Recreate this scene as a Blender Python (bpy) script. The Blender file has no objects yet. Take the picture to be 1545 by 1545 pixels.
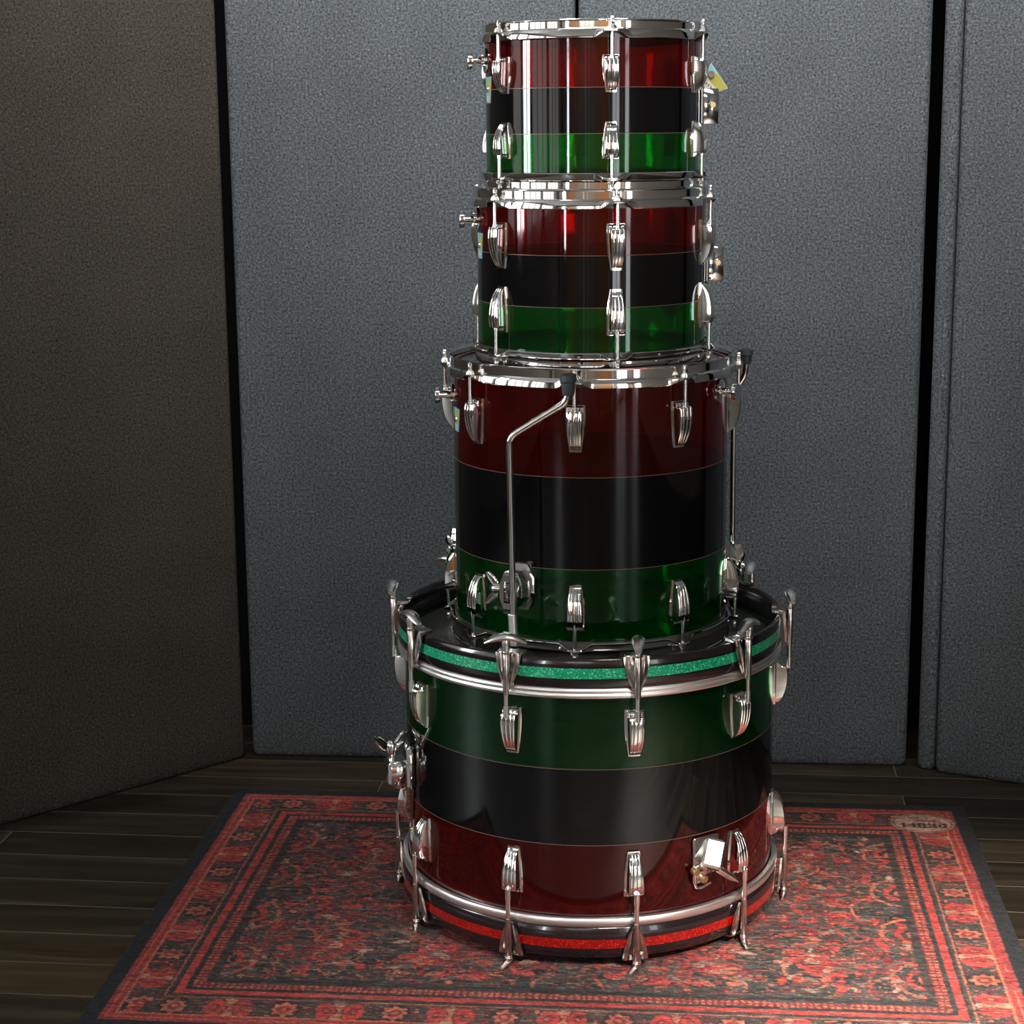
import bpy, math, random
import numpy as np
from mathutils import Vector, Matrix
random.seed(4); rng = np.random.default_rng(11)
C = bpy.context.scene.collection
D2R = math.pi/180

# ------------------------------------------------------------------ materials
def srgb(r, g, b):
    f = lambda c: (c/255/12.92) if c/255 <= .04045 else ((c/255+.055)/1.055)**2.4
    return (f(r), f(g), f(b), 1)

def mat(name, col=(.5, .5, .5, 1), rough=.5, metal=0, **kw):
    m = bpy.data.materials.new(name); m.use_nodes = True
    b = m.node_tree.nodes['Principled BSDF']
    b.inputs['Base Color'].default_value = col
    b.inputs['Roughness'].default_value = rough
    b.inputs['Metallic'].default_value = metal
    for k, v in kw.items():
        b.inputs[k.replace('_', ' ')].default_value = v
    return m

def nd(m, t, **kw):
    n = m.node_tree.nodes.new(t)
    for k, v in kw.items():
        if hasattr(n, k): setattr(n, k, v)
        else: n.inputs[k.replace('_', ' ')].default_value = v
    return n

def lk(m, a, b): m.node_tree.links.new(a, b)

def ramp(m, fac, stops):
    r = nd(m, 'ShaderNodeValToRGB'); cr = r.color_ramp
    while len(cr.elements) < len(stops): cr.elements.new(.5)
    for e, (p, c) in zip(cr.elements, stops): e.position = p; e.color = c
    lk(m, fac, r.inputs['Fac']); return r.outputs['Color']

def bump(m, height, strength, dist):
    b = nd(m, 'ShaderNodeBump'); b.inputs['Strength'].default_value = strength
    b.inputs['Distance'].default_value = dist
    lk(m, height, b.inputs['Height'])
    lk(m, b.outputs['Normal'], m.node_tree.nodes['Principled BSDF'].inputs['Normal'])

def objco(m, scale=(1, 1, 1), rot=0):
    tc = nd(m, 'ShaderNodeTexCoord'); mp = nd(m, 'ShaderNodeMapping')
    mp.inputs['Scale'].default_value = scale; mp.inputs['Rotation'].default_value = (0, 0, rot)
    lk(m, tc.outputs['Object'], mp.inputs['Vector']); return mp.outputs['Vector']

chrome = mat('chrome', (.86, .85, .83, 1), .07, 1)
v = objco(chrome); n = nd(chrome, 'ShaderNodeTexNoise', Scale=70.0, Detail=3.0); lk(chrome, v, n.inputs['Vector'])
rr = nd(chrome, 'ShaderNodeMapRange'); rr.inputs['To Min'].default_value = .03; rr.inputs['To Max'].default_value = .075
lk(chrome, n.outputs['Fac'], rr.inputs['Value']); lk(chrome, rr.outputs['Result'], chrome.node_tree.nodes['Principled BSDF'].inputs['Roughness'])
nickel = mat('aged_nickel', (.62, .56, .52, 1), .22, 1)
v = objco(nickel); n = nd(nickel, 'ShaderNodeTexNoise', Scale=120.0, Detail=4.0); lk(nickel, v, n.inputs['Vector'])
lk(nickel, ramp(nickel, n.outputs['Fac'], [(.3, (.42, .37, .34, 1)), (.7, (.72, .66, .63, 1))]), nickel.node_tree.nodes['Principled BSDF'].inputs['Base Color'])
rod_m = mat('polished_steel_rod', (.90, .89, .86, 1), .24, 1)
satin = mat('satin_chrome', (.90, .88, .82, 1), .22, 1)
aluminium = mat('brushed_aluminium', (.92, .91, .88, 1), .36, 1)
brass = mat('tarnished_brass', (.55, .42, .24, 1), .35, 1)
rubber = mat('grey_rubber', (.035, .04, .045, 1), .55)
v = objco(rubber); n = nd(rubber, 'ShaderNodeTexNoise', Scale=300.0); lk(rubber, v, n.inputs['Vector']); bump(rubber, n.outputs['Fac'], .3, .001)
lacquer = mat('black_lacquer', (.010, .006, .007, 1), .16, Coat_Weight=.5)
head_m = mat('smoky_drumhead', (.040, .041, .036, 1), .20, Coat_Weight=.3)
v = objco(head_m); n = nd(head_m, 'ShaderNodeTexNoise', Scale=14.0, Detail=4.0); lk(head_m, v, n.inputs['Vector'])
lk(head_m, ramp(head_m, n.outputs['Fac'], [(.3, (.045, .045, .038, 1)), (.7, (.090, .088, .072, 1))]), head_m.node_tree.nodes['Principled BSDF'].inputs['Base Color'])

def acrylic(name, tint, deep, trans):
    m = mat(name, tint, .035, 0, IOR=1.49)
    m.node_tree.nodes['Principled BSDF'].inputs['Transmission Weight'].default_value = 1
    p = m.node_tree.nodes['Principled BSDF']
    d = nd(m, 'ShaderNodeBsdfPrincipled'); d.inputs['Base Color'].default_value = deep
    d.inputs['Roughness'].default_value = .045; d.inputs['IOR'].default_value = 1.49
    # faint vertical scuffs in the polish
    v = objco(m, (1, 1, .06)); n = nd(m, 'ShaderNodeTexNoise', Scale=160.0, Detail=5.0); lk(m, v, n.inputs['Vector'])
    rr = nd(m, 'ShaderNodeMapRange'); rr.inputs['From Min'].default_value = .35; rr.inputs['From Max'].default_value = .8
    rr.inputs['To Min'].default_value = .02; rr.inputs['To Max'].default_value = .10
    lk(m, n.outputs['Fac'], rr.inputs['Value'])
    lk(m, rr.outputs['Result'], p.inputs['Roughness']); lk(m, rr.outputs['Result'], d.inputs['Roughness'])
    mx = nd(m, 'ShaderNodeMixShader'); mx.inputs[0].default_value = trans
    lk(m, d.outputs[0], mx.inputs[1]); lk(m, p.outputs[0], mx.inputs[2])
    lk(m, mx.outputs[0], m.node_tree.nodes['Material Output'].inputs['Surface'])
    return m
red_ac = acrylic('red_acrylic', (.85, .012, .014, 1), (.058, .0010, .0010, 1), .70)
green_ac = acrylic('green_acrylic', (.012, .80, .13, 1), (.0006, .030, .005, 1), .70)
black_ac = mat('black_acrylic', (.0025, .0025, .003, 1), .04, IOR=1.5)
v = objco(black_ac, (1, 1, .06)); n = nd(black_ac, 'ShaderNodeTexNoise', Scale=160.0, Detail=5.0); lk(black_ac, v, n.inputs['Vector'])
rr = nd(black_ac, 'ShaderNodeMapRange'); rr.inputs['From Min'].default_value = .35; rr.inputs['From Max'].default_value = .8
rr.inputs['To Min'].default_value = .02; rr.inputs['To Max'].default_value = .10
lk(black_ac, n.outputs['Fac'], rr.inputs['Value']); lk(black_ac, rr.outputs['Result'], black_ac.node_tree.nodes['Principled BSDF'].inputs['Roughness'])
seam_m = mat('cement_seam', srgb(125, 98, 84), .35)

def sparkle(name, base, hi):
    m = mat(name, base, .3, Coat_Weight=1.0)
    v = objco(m); n = nd(m, 'ShaderNodeTexVoronoi', Scale=650.0); lk(m, v, n.inputs['Vector'])
    sep = nd(m, 'ShaderNodeSeparateColor'); lk(m, n.outputs['Color'], sep.inputs[0])
    col = ramp(m, sep.outputs[0], [(0, tuple(c*.75 for c in base[:3])+(1,)), (.8, base), (.95, hi), (1, hi)])
    lk(m, col, m.node_tree.nodes['Principled BSDF'].inputs['Base Color'])
    m.node_tree.nodes['Principled BSDF'].inputs['Metallic'].default_value = .25
    return m
green_sp = sparkle('green_sparkle', srgb(0, 170, 118), srgb(130, 240, 190))
red_sp = sparkle('red_sparkle', srgb(150, 6, 4), srgb(215, 40, 20))

def felt(name, c0, c1, spark):
    m = mat(name, c0, .95)
    m.node_tree.nodes['Principled BSDF'].inputs['Specular IOR Level'].default_value = .15
    v = objco(m)
    n = nd(m, 'ShaderNodeTexNoise', Scale=250.0, Detail=5.0, Roughness=.8); lk(m, v, n.inputs['Vector'])
    n2 = nd(m, 'ShaderNodeTexNoise', Scale=6.0, Detail=3.0); lk(m, v, n2.inputs['Vector'])
    col = ramp(m, n.outputs['Fac'], [(.36, c0), (.50, tuple((a+b)/2 for a, b in zip(c0, c1))), (.63, c1), (.72, spark)])
    mx = nd(m, 'ShaderNodeMix', data_type='RGBA', blend_type='MULTIPLY'); mx.inputs[0].default_value = .5
    lk(m, col, mx.inputs[6]); lk(m, ramp(m, n2.outputs['Fac'], [(.3, (.75, .75, .75, 1)), (.7, (1.1, 1.1, 1.1, 1))]), mx.inputs[7])
    lk(m, mx.outputs[2], m.node_tree.nodes['Principled BSDF'].inputs['Base Color'])
    bump(m, n.outputs['Fac'], .5, .004)
    return m
felt_m = felt('charcoal_felt', (.012, .014, .015, 1), (.120, .128, .132, 1), (.46, .46, .46, 1))
felt_w = felt('brown_charcoal_felt', (.012, .010, .007, 1), (.092, .075, .058, 1), (.34, .29, .24, 1))

def wood_floor():
    m = mat('dark_wood_planks', (.05, .04, .03, 1), .32)
    b = m.node_tree.nodes['Principled BSDF']
    tc = nd(m, 'ShaderNodeTexCoord'); mp = nd(m, 'ShaderNodeMapping')
    mp.inputs['Rotation'].default_value = (0, 0, 3.6*D2R); mp.inputs['Location'].default_value = (PLX, PLY, 0)
    lk(m, tc.outputs['Object'], mp.inputs['Vector'])
    br = nd(m, 'ShaderNodeTexBrick', offset=.37, offset_frequency=2)
    for k, vv in {'Scale': 1.0, 'Mortar Size': .0008, 'Brick Width': .93, 'Row Height': .0975, 'Bias': 0.0, 'Mortar Smooth': .1}.items(): br.inputs[k].default_value = vv
    br.inputs['Color1'].default_value = (0, 0, 0, 1); br.inputs['Color2'].default_value = (1, 1, 1, 1); br.inputs['Mortar'].default_value = (.5, .5, .5, 1)
    lk(m, mp.outputs['Vector'], br.inputs['Vector'])
    mp2 = nd(m, 'ShaderNodeMapping'); mp2.inputs['Scale'].default_value = (1.6, 16, 1); lk(m, mp.outputs['Vector'], mp2.inputs['Vector'])
    off = nd(m, 'ShaderNodeVectorMath', operation='ADD')
    sc = nd(m, 'ShaderNodeVectorMath', operation='SCALE'); sc.inputs['Scale'].default_value = 7.0; lk(m, br.outputs['Color'], sc.inputs[0])
    lk(m, mp2.outputs['Vector'], off.inputs[0]); lk(m, sc.outputs[0], off.inputs[1])
    n = nd(m, 'ShaderNodeTexNoise', Scale=1.5, Detail=8.0, Roughness=.6, Distortion=1.0); lk(m, off.outputs[0], n.inputs['Vector'])
    grain = ramp(m, n.outputs['Fac'], [(.25, (.009, .006, .003, 1)), (.45, (.023, .016, .009, 1)), (.6, (.036, .026, .015, 1)), (.8, (.062, .046, .027, 1))])
    tone = ramp(m, br.outputs['Color'], [(0, (.55, .52, .50, 1)), (.55, (.95, .95, .95, 1)), (.85, (1.15, 1.1, 1.0, 1)), (1, (1.9, 1.7, 1.3, 1))])
    mx = nd(m, 'ShaderNodeMix', data_type='RGBA', blend_type='MULTIPLY'); mx.inputs[0].default_value = 1
    lk(m, grain, mx.inputs[6]); lk(m, tone, mx.inputs[7])
    mo = nd(m, 'ShaderNodeMix', data_type='RGBA'); lk(m, br.outputs['Fac'], mo.inputs[0]); lk(m, mx.outputs[2], mo.inputs[6]); mo.inputs[7].default_value = (.16, .14, .11, 1)
    lk(m, mo.outputs[2], b.inputs['Base Color'])
    rr = nd(m, 'ShaderNodeMapRange'); rr.inputs['To Min'].default_value = .34; rr.inputs['To Max'].default_value = .6
    lk(m, n.outputs['Fac'], rr.inputs['Value']); lk(m, rr.outputs['Result'], b.inputs['Roughness'])
    bump(m, n.outputs['Fac'], .12, .003)
    return m
PLX, PLY = .06, .035
wall_m = mat('painted_wall', (.22, .19, .16, 1), .8)
v = objco(wall_m); n = nd(wall_m, 'ShaderNodeTexNoise', Scale=40.0, Detail=3.0); lk(wall_m, v, n.inputs['Vector']); bump(wall_m, n.outputs['Fac'], .15, .003)
dwall_m = mat('gap_shade_wall', (.004, .004, .004, 1), .9, Specular_IOR_Level=.05)  # near black: the shade in the gaps between panels is put into this colour
ceil_m = mat('dark_ceiling', (.45, .45, .45, 1), .9)
frame_m = mat('white_window_frame', (.55, .55, .53, 1), .5)
oak_m = mat('orange_oak_door', (.36, .15, .055, 1), .45)
v = objco(oak_m, (8, 8, .8)); n = nd(oak_m, 'ShaderNodeTexNoise', Scale=6.0, Detail=6.0); lk(oak_m, v, n.inputs['Vector'])
lk(oak_m, ramp(oak_m, n.outputs['Fac'], [(.3, (.26, .10, .04, 1)), (.7, (.42, .20, .08, 1))]), oak_m.node_tree.nodes['Principled BSDF'].inputs['Base Color'])
def emis(name, col, s):
    m = mat(name, (0, 0, 0, 1), 1); b = m.node_tree.nodes['Principled BSDF']
    b.inputs['Emission Color'].default_value = col; b.inputs['Emission Strength'].default_value = s
    v = objco(m); n = nd(m, 'ShaderNodeTexNoise', Scale=1.3, Detail=2.0); lk(m, v, n.inputs['Vector'])
    lk(m, ramp(m, n.outputs['Fac'], [(.25, tuple(c*.7 for c in col[:3])+(1,)), (.7, col)]), b.inputs['Emission Color'])
    return m

# ------------------------------------------------------------------ mesh tools
class MB:
    def __init__(s): s.v = []; s.f = []; s.m = []
    def add(s, vs, fs, mi=0, M=None):
        o = len(s.v)
        s.v += [tuple(M @ Vector(p)) if M is not None else tuple(p) for p in vs]
        s.f += [tuple(i+o for i in f) for f in fs]
        s.m += [mi]*len(fs) if isinstance(mi, int) else list(mi)
        return s
    def box(s, c, d, M=None, mi=0, bev=0):
        x, y, z = d[0]/2, d[1]/2, d[2]/2
        if bev <= 0:
            vs = [(c[0]+a*x, c[1]+b*y, c[2]+e*z) for a in (-1, 1) for b in (-1, 1) for e in (-1, 1)]
            return s.add(vs, [(0, 1, 3, 2), (4, 6, 7, 5), (0, 4, 5, 1), (2, 3, 7, 6), (0, 2, 6, 4), (1, 5, 7, 3)], mi, M)
        # chamfered: outline loft in z
        def ring(h, k): 
            a, b, q = x-k, y-k, bev
            return [(c[0]+px, c[1]+py, c[2]+h) for px, py in ((-a+q, -b), (a-q, -b), (a, -b+q), (a, b-q), (a-q, b), (-a+q, b), (-a, b-q), (-a, -b+q))]
        return s.loft([ring(-z, bev*.7), ring(-z+bev, 0), ring(z-bev, 0), ring(z, bev*.7)], True, True, mi, M)
    def loft(s, rings, closed=True, caps=True, mi=0, M=None):
        n = len(rings[0]); vs = [p for r in rings for p in r]; fs = []
        for i in range(len(rings)-1):
            for j in range(n if closed else n-1):
                k = (j+1) % n
                fs.append((i*n+j, i*n+k, (i+1)*n+k, (i+1)*n+j))
        if caps:
            fs.append(tuple(range(n-1, -1, -1))); fs.append(tuple((len(rings)-1)*n+j for j in range(n)))
        return s.add(vs, fs, mi, M)
    def cyl(s, p0, p1, r0, r1=None, n=16, mi=0, M=None):
        return s.tube([p0, p1], [r0, r0 if r1 is None else r1], n, mi, M)
    def tube(s, pts, rad, n=14, mi=0, M=None):
        pts = [Vector(p) for p in pts]
        if not hasattr(rad, '__len__'): rad = [rad]*len(pts)
        rings = []; t0 = (pts[1]-pts[0]).normalized()
        up = Vector((0, 0, 1)) if abs(t0.z) < .9 else Vector((1, 0, 0))
        a = t0.cross(up).normalized()
        for i, p in enumerate(pts):
            if i == 0: t = t0
            elif i == len(pts)-1: t = (pts[i]-pts[i-1]).normalized()
            else: t = ((pts[i]-pts[i-1]).normalized()+(pts[i+1]-pts[i]).normalized()).normalized()
            a = (a-t*a.dot(t)).normalized(); b = t.cross(a)
            rings.append([tuple(p+(a*math.cos(2*math.pi*k/n)+b*math.sin(2*math.pi*k/n))*rad[i]) for k in range(n)])
        return s.loft(rings, True, True, mi, M)
    def rev(s, prof, n=160, mi=0, closed=True, fn=None):
        """prof: list of (r,z[,mat]) revolved about z; closed profile ring. fn(phi,i,r,z)->(r,z)"""
        N = len(prof); vs = []; fs = []; ms = []
        for k in range(n):
            ph = 2*math.pi*k/n
            for i, q in enumerate(prof):
                r, z = q[0], q[1]
                if fn: r, z = fn(ph, i, r, z)
                vs.append((r*math.cos(ph), r*math.sin(ph), z))
        for k in range(n):
            k2 = (k+1) % n
            for i in range(N if closed else N-1):
                j = (i+1) % N
                fs.append((k*N+i, k2*N+i, k2*N+j, k*N+j)); ms.append(prof[i][2] if len(prof[i]) > 2 else mi)
        return s.add(vs, fs, ms)
    def prism(s, poly, y0, y1, mi=0, M=None):
        """poly in (x,z), extruded along y"""
        n = len(poly)
        return s.loft([[(x, y0, z) for x, z in poly], [(x, y1, z) for x, z in poly]], True, True, mi, M)
    def mesh(s, name, mats, smooth=38):
        me = bpy.data.meshes.new(name); me.from_pydata(s.v, [], s.f)
        for m in (mats if isinstance(mats, (list, tuple)) else [mats]): me.materials.append(m)
        me.polygons.foreach_set('material_index', s.m)
        me.update()
        import bmesh
        bm = bmesh.new(); bm.from_mesh(me); bmesh.ops.recalc_face_normals(bm, faces=bm.faces); bm.to_mesh(me); bm.free()
        if smooth:
            me.polygons.foreach_set('use_smooth', [True]*len(me.polygons))
            me.set_sharp_from_angle(angle=smooth*D2R)
        return me
    def obj(s, name, mats, parent=None, smooth=38, loc=(0, 0, 0), rot=(0, 0, 0)):
        return put(s.mesh(name, mats, smooth), name, parent, loc, rot)

def put(me, name, parent=None, loc=(0, 0, 0), rot=(0, 0, 0)):
    o = bpy.data.objects.new(name, me); C.objects.link(o)
    o.location = loc; o.rotation_euler = rot
    if parent: o.parent = parent
    return o
def empty(name, loc, label, cat, group=None):
    o = bpy.data.objects.new(name, None); o.empty_display_size = .05; C.objects.link(o)
    o.location = loc; o['label'] = label; o['category'] = cat
    if group: o['group'] = group
    return o
def structure(o): o['kind'] = 'structure'; return o

def pol(r, deg, z=0): return (r*math.cos(deg*D2R), r*math.sin(deg*D2R), z)
def face(deg): return (0, 0, (deg-90)*D2R)      # local +y points outward at that angle
def faceM(deg, r, z): return Matrix.Translation(pol(r, deg, z)) @ Matrix.Rotation((deg-90)*D2R, 4, 'Z')

# ------------------------------------------------------------------ drum hardware
def lug_mesh(L, W, H):
    m = MB(); zs = np.linspace(0, 1, 15)
    wb = lambda s: W/2*(1-.40*max(0, s-.12)**1.5)+W*.03*math.sin(math.pi*s)
    # base flange hugging the shell
    rings = []
    for s_ in zs:
        w = wb(s_); z = -L*s_
        rings.append([(-w, -.0012, z), (-w, .0016, z), (-w*.9, .0030, z), (0, .0034, z), (w*.9, .0030, z), (w, .0016, z), (w, -.0012, z), (0, -.0005, z)])
    m.loft(rings, True, True)
    # fluted body: side view swells near the rod end and sinks to the tail
    def hh(s_): 
        if s_ < .30: return H*(.90+.10*math.sin((s_-.10)/.20*math.pi/2))
        return max(.0045, H*math.sqrt(max(0, 1-((s_-.30)/.685)**2)))
    rings = []
    for s_ in np.concatenate([[.10, .115], np.linspace(.15, .95, 15)]):
        w = wb(s_)*.80; h = hh(s_); 
        if s_ == .10: w *= .95; h *= .95
        ring = [(-w, .001, -L*s_), (-w*1.0, h*.55, -L*s_), (-w*.96, h*.90, -L*s_)]
        for x in np.linspace(-.84, .84, 25):
            g = .0011*(max(0, math.cos(x*3.5*math.pi/.84*.86)))**.7 if abs(x) < .8 else 0
            ring.append((w*x, h*(1-.05*x*x)-g, -L*s_))
        ring += [(w*.96, h*.90, -L*s_), (w*1.0, h*.55, -L*s_), (w, .001, -L*s_)]
        rings.append(ring)
    m.loft(rings, True, True)
    # fluted shoulder behind the swivel nut
    rings = []
    for s_, k in ((.0, .10), (.02, .34), (.06, .48), (.12, .52)):
        w = W/2*.84; h = H*k; ring = [(-w, .001, -L*s_)]
        for x in np.linspace(-1, 1, 21):
            ring.append((w*x, h-.0012*(1+math.cos(x*4*math.pi))/2, -L*s_))
        ring.append((w, .001, -L*s_)); rings.append(ring)
    m.loft(rings, True, True)
    return m.mesh('lug', chrome)

def rod_mesh(zl, zh, square=.012):
    """tension rod along z from the lug (zl) to the hoop ear (zh); sign gives direction"""
    m = MB(); s = 1 if zh > zl else -1
    m.cyl((0, 0, zl-s*.006), (0, 0, zl+s*.004), .0036)
    m.cyl((0, 0, zl), (0, 0, zh), .0026)
    m.tube([(0, 0, zh-s*.0005), (0, 0, zh+s*.0025)], [.0065, .0062], 18)
    m.tube([(0, 0, zh+s*.0025), (0, 0, zh+s*.004), (0, 0, zh+s*.005)], [.0052, .0050, .0036], 18)
    m.box((0, 0, zh+s*(.004+square/2)), (.0056, .0056, square), bev=.0008)
    return m.mesh('tension_rod', rod_m)

def hoop_mb(R, z0, s, ears, rimh=.0275, wall=.0045, ear_r=.0145, skirt=.011):
    """triple flanged hoop; z0 = height of the flange, s=+1 rim upward, -1 rim downward"""
    m = MB()
    def e(ph):
        b = 0
        for a in ears:
            d = (ph-a*D2R+math.pi) % (2*math.pi)-math.pi
            b = max(b, math.exp(-(d*R/.017)**4))
        return b
    # profile (r,z): 0 skirt tip outer .. goes up to the rolled rim and back inside
    rw = R+wall
    prof = [(rw+.0050, -skirt), (rw+.0058, -skirt+.001), (rw+.0052, -.003), (rw+.0042, -.0006), (rw+.0020, .0002),
            (rw+.0005, .0010), (rw, .0020), (rw, .0030), (rw, rimh-.0040), (rw, rimh-.0024), (rw+.0006, rimh-.0012), (rw+.0018, rimh-.0003),
            (rw+.0014, rimh+.0006), (rw-.0004, rimh), (rw-.0018, rimh-.003), (rw-.0018, .002), (rw-.0002, -.0015), (rw+.0026, -.0028), (rw+.0036, -skirt)]
    def fn(ph, i, r, z):
        b = e(ph)
        if i in (0, 1, 18):      # skirt lifts at each ear, sticks out
            z = z*(1-b)+(-.0032)*b; r = r*(1-b)+(R+ear_r+.0055)*b
        elif i in (2, 3): r = r*(1-b)+(R+ear_r+.0060-(i-2)*.0008)*b; z = z*(1-b)+(-.002 if i == 2 else -.0004)*b
        elif i == 4: r = r*(1-b)+(R+ear_r-.001)*b
        elif i == 17: r = r*(1-b)+(R+ear_r+.003)*b
        return r, z0+s*z
    m.rev(prof, 360, fn=fn)
    return m

def shell_mb(R, zs, th=.0062):
    """zs: z levels of the three bands from bottom to top (4 values); mats 0,1,2 bands; 3 seam"""
    m = MB(); z0, z1, z2, z3 = zs; e = .00032
    out = [(R, z0, 0), (R, z1-e, 3), (R, z1+e, 1), (R, z2-e, 3), (R, z2+e, 2), (R, z3, 2)]
    inn = [(R-th, z3, 2), (R-th, z2+e, 3), (R-th, z2-e, 1), (R-th, z1+e, 3), (R-th, z1-e, 0), (R-th, z0, 0)]
    m.rev(out+inn, 256); return m

def head_mb(R, z, s, collar=.004):
    m = MB(); 
    prof = [(0.0005, z), (R*.55, z), (R*.93, z), (R-.003, z-s*.0004), (R+.0005, z-s*.003), (R+.0022, z-s*collar), (R+.0022, z-s*(collar+.010)),
            (R+.0006, z-s*(collar+.010)), (R+.0006, z-s*.0045), (R-.004, z-s*.0022), (R*.5, z-s*.0012), (0.0005, z-s*.0012)]
    m.rev(prof, 128, closed=False); return m

def badge(parent, R, deg, z, h=.036):
    """keystone paper badge: pale blue with an olive block and a vent grommet"""
    m = MB(); M = faceM(deg, R, z); w = .031
    def patch(poly, off, mi):
        # subdivide along x so that it hugs the shell
        pts = []; n = 8
        for k in range(n+1):
            t = k/n; xb = poly[0][0]+(poly[1][0]-poly[0][0])*t; xt = poly[3][0]+(poly[2][0]-poly[3][0])*t
            zb = poly[0][1]; zt = poly[3][1]
            pts.append(((xb, zb), (xt, zt)))
        def bend(x, zz, o): a = x/R; return ((R+o)*math.sin(a), (R+o)*math.cos(a)-R, zz)
        rings = [[bend(b[0], b[1], .0002), bend(b[0], b[1], off), bend(t[0], t[1], off), bend(t[0], t[1], .0002)] for b, t in pts]
        m.loft(rings, True, True, mi, M)
    patch([(-w*.34, -h/2), (w*.34, -h/2), (w*.5, h/2), (-w*.5, h/2)], .0007, 0)
    patch([(-w*.40, -h*.1), (w*.10, -h*.1), (w*.14, h*.36), (-w*.45, h*.36)], .0010, 1)
    patch([(-w*.30, -h*.42), (w*.30, -h*.42), (w*.33, -h*.22), (-w*.33, -h*.22)], .0010, 2)
    o = m.obj('badge', [mat('badge_blue', srgb(120, 175, 190), .3), mat('badge_olive', srgb(172, 170, 70), .3), mat('badge_silver', srgb(190, 190, 180), .3)], parent)
    o['label'] = 'keystone badge in pale blue and olive'
    g = MB(); g.tube([M @ Vector((0, .0008, h*.02)), M @ Vector((0, .003, h*.02))], [.0045, .0040], 16); g.obj('grommet', chrome, o)
    return o

def muffler_knob(parent, R, deg, z, rd=.0125):
    m = MB(); M = faceM(deg, R, z)
    m.tube([M @ Vector(p) for p in ((0, -.001, 0), (0, .002, 0), (0, .003, 0))], [.017, .017, .015], 28)
    m.tube([M @ Vector(p) for p in ((0, .002, 0), (0, .010, 0), (0, .010, 0), (0, .022, 0))], [.0050, .0050, .0038, .0038], 16)
    m.tube([M @ Vector(p) for p in ((0, .020, 0), (0, .021, 0), (0, .026, 0), (0, .027, 0))], [rd-.001, rd, rd, rd-.001], 28)
    for a in (35, 215): 
        c = (.0125*math.cos(a*D2R), .003, .0125*math.sin(a*D2R)); m.tube([M @ Vector(c), M @ Vector((c[0], .0055, c[2]))], [.0022, .0014], 10)
    return m.obj('muffler_knob', chrome, parent)

def wing_nut(parent, M, mt=None, sc=1.0):
    """axis along local +y, wings in the local z direction"""
    m = MB(); q = sc
    m.tube([M @ Vector(p) for p in ((0, -.010*q, 0), (0, .001*q, 0), (0, .008*q, 0), (0, .010*q, 0))], [.0042*q, .0075*q, .0058*q, .0035*q], 16)
    for sgn in (1, -1):
        rings = []
        for t in np.linspace(0, 1, 9):
            zc = sgn*(.004+.019*t)*q; yc = (.003+.012*t**1.3)*q
            hw = (.0040+.0042*math.sin(math.pi*min(1, t*.95)))*q*(1 if t < .95 else .75); tk = .0022*q
            rings.append([(tk*math.cos(a), yc+hw*math.sin(a), zc) for a in np.linspace(0, 2*math.pi, 12, endpoint=False)])
        m.loft(rings, True, True, 0, M)
    return m.obj('wing_nut', mt or chrome, parent)

def t_handle_mesh_add(m, M, sgn=1):
    """crescent T handle: stem along local z, wings along local x"""
    rings = []
    for t in np.linspace(-1, 1, 21):
        x = .029*t; c = math.cos(t*math.pi/2*.92)
        zt = sgn*(.0035+.0095*c); hz = .0020+.0036*c; hy = .0030+.0062*c**.7
        rings.append([(x, hy*math.cos(a), zt+hz*math.sin(a)) for a in np.linspace(0, 2*math.pi, 14, endpoint=False)])
    m.loft(rings, True, True, 0, M)
    m.tube([M @ Vector((0, 0, -sgn*.010)), M @ Vector((0, 0, -sgn*.002)), M @ Vector((0, 0, sgn*.004)), M @ Vector((0, 0, sgn*.010))], [.0042, .0046, .0062, .0045], 14)

def drum(name, cx, cy, base, R, label, bands, mats, lugs):
    return None

# ------------------------------------------------------------------ drums: three toms
def make_tom(name, cx, cy, base, R, zs, mats, ears, flange_top, flange_bot, rim_top, rim_bot, lug_top, lug_bot, L, W, H, ear_r, label, knob=None, badge_z=None, ears_bot=None):
    root = empty(name, (cx, cy, base), label, 'drum', 'acrylic drums stacked in a tower')
    B = base
    shell_mb(R, [z-B for z in zs]).obj('shell', mats+[seam_m], root)
    eb = ears_bot or ears
    hoop_mb(R, flange_top-B, 1, ears, rim_top-flange_top, ear_r=ear_r, skirt=.0115).obj('top_hoop', chrome, root, smooth=22)
    hoop_mb(R, flange_bot-B, -1, eb, flange_bot-rim_bot, ear_r=ear_r, skirt=.0105).obj('bottom_hoop', chrome, root, smooth=22)
    head_mb(R, flange_top-B+.0035, 1).obj('batter_head', head_m, root)
    head_mb(R, flange_bot-B-.0035, -1).obj('bottom_head', head_m, root)
    lm = lug_mesh(L, W, H)
    rt = rod_mesh(lug_top-.10*L-B, flange_top-B+.0005)
    rb = rod_mesh(lug_bot-L+.10*L-B, flange_bot-B-.0005, .010)
    for a in ears:
        put(lm, 'lug', root, pol(R, a, lug_top-B), face(a))
        put(rt, 'tension_rod', root, pol(R+ear_r, a), face(a))
    for a in eb:
        o = put(lm, 'lug', root, pol(R, a, lug_bot-L-B), face(a))
        o.rotation_mode = 'QUATERNION'
        o.rotation_quaternion = (Matrix.Rotation((a-90)*D2R, 3, 'Z') @ Matrix.Rotation(math.pi, 3, 'Y')).to_quaternion()
        put(rb, 'tension_rod', root, pol(R+ear_r, a), face(a))
    return root

t1c = (.0049, -.0065); t2c = (.0031, -.0046); t3c = (.0021, .0116)
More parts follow.
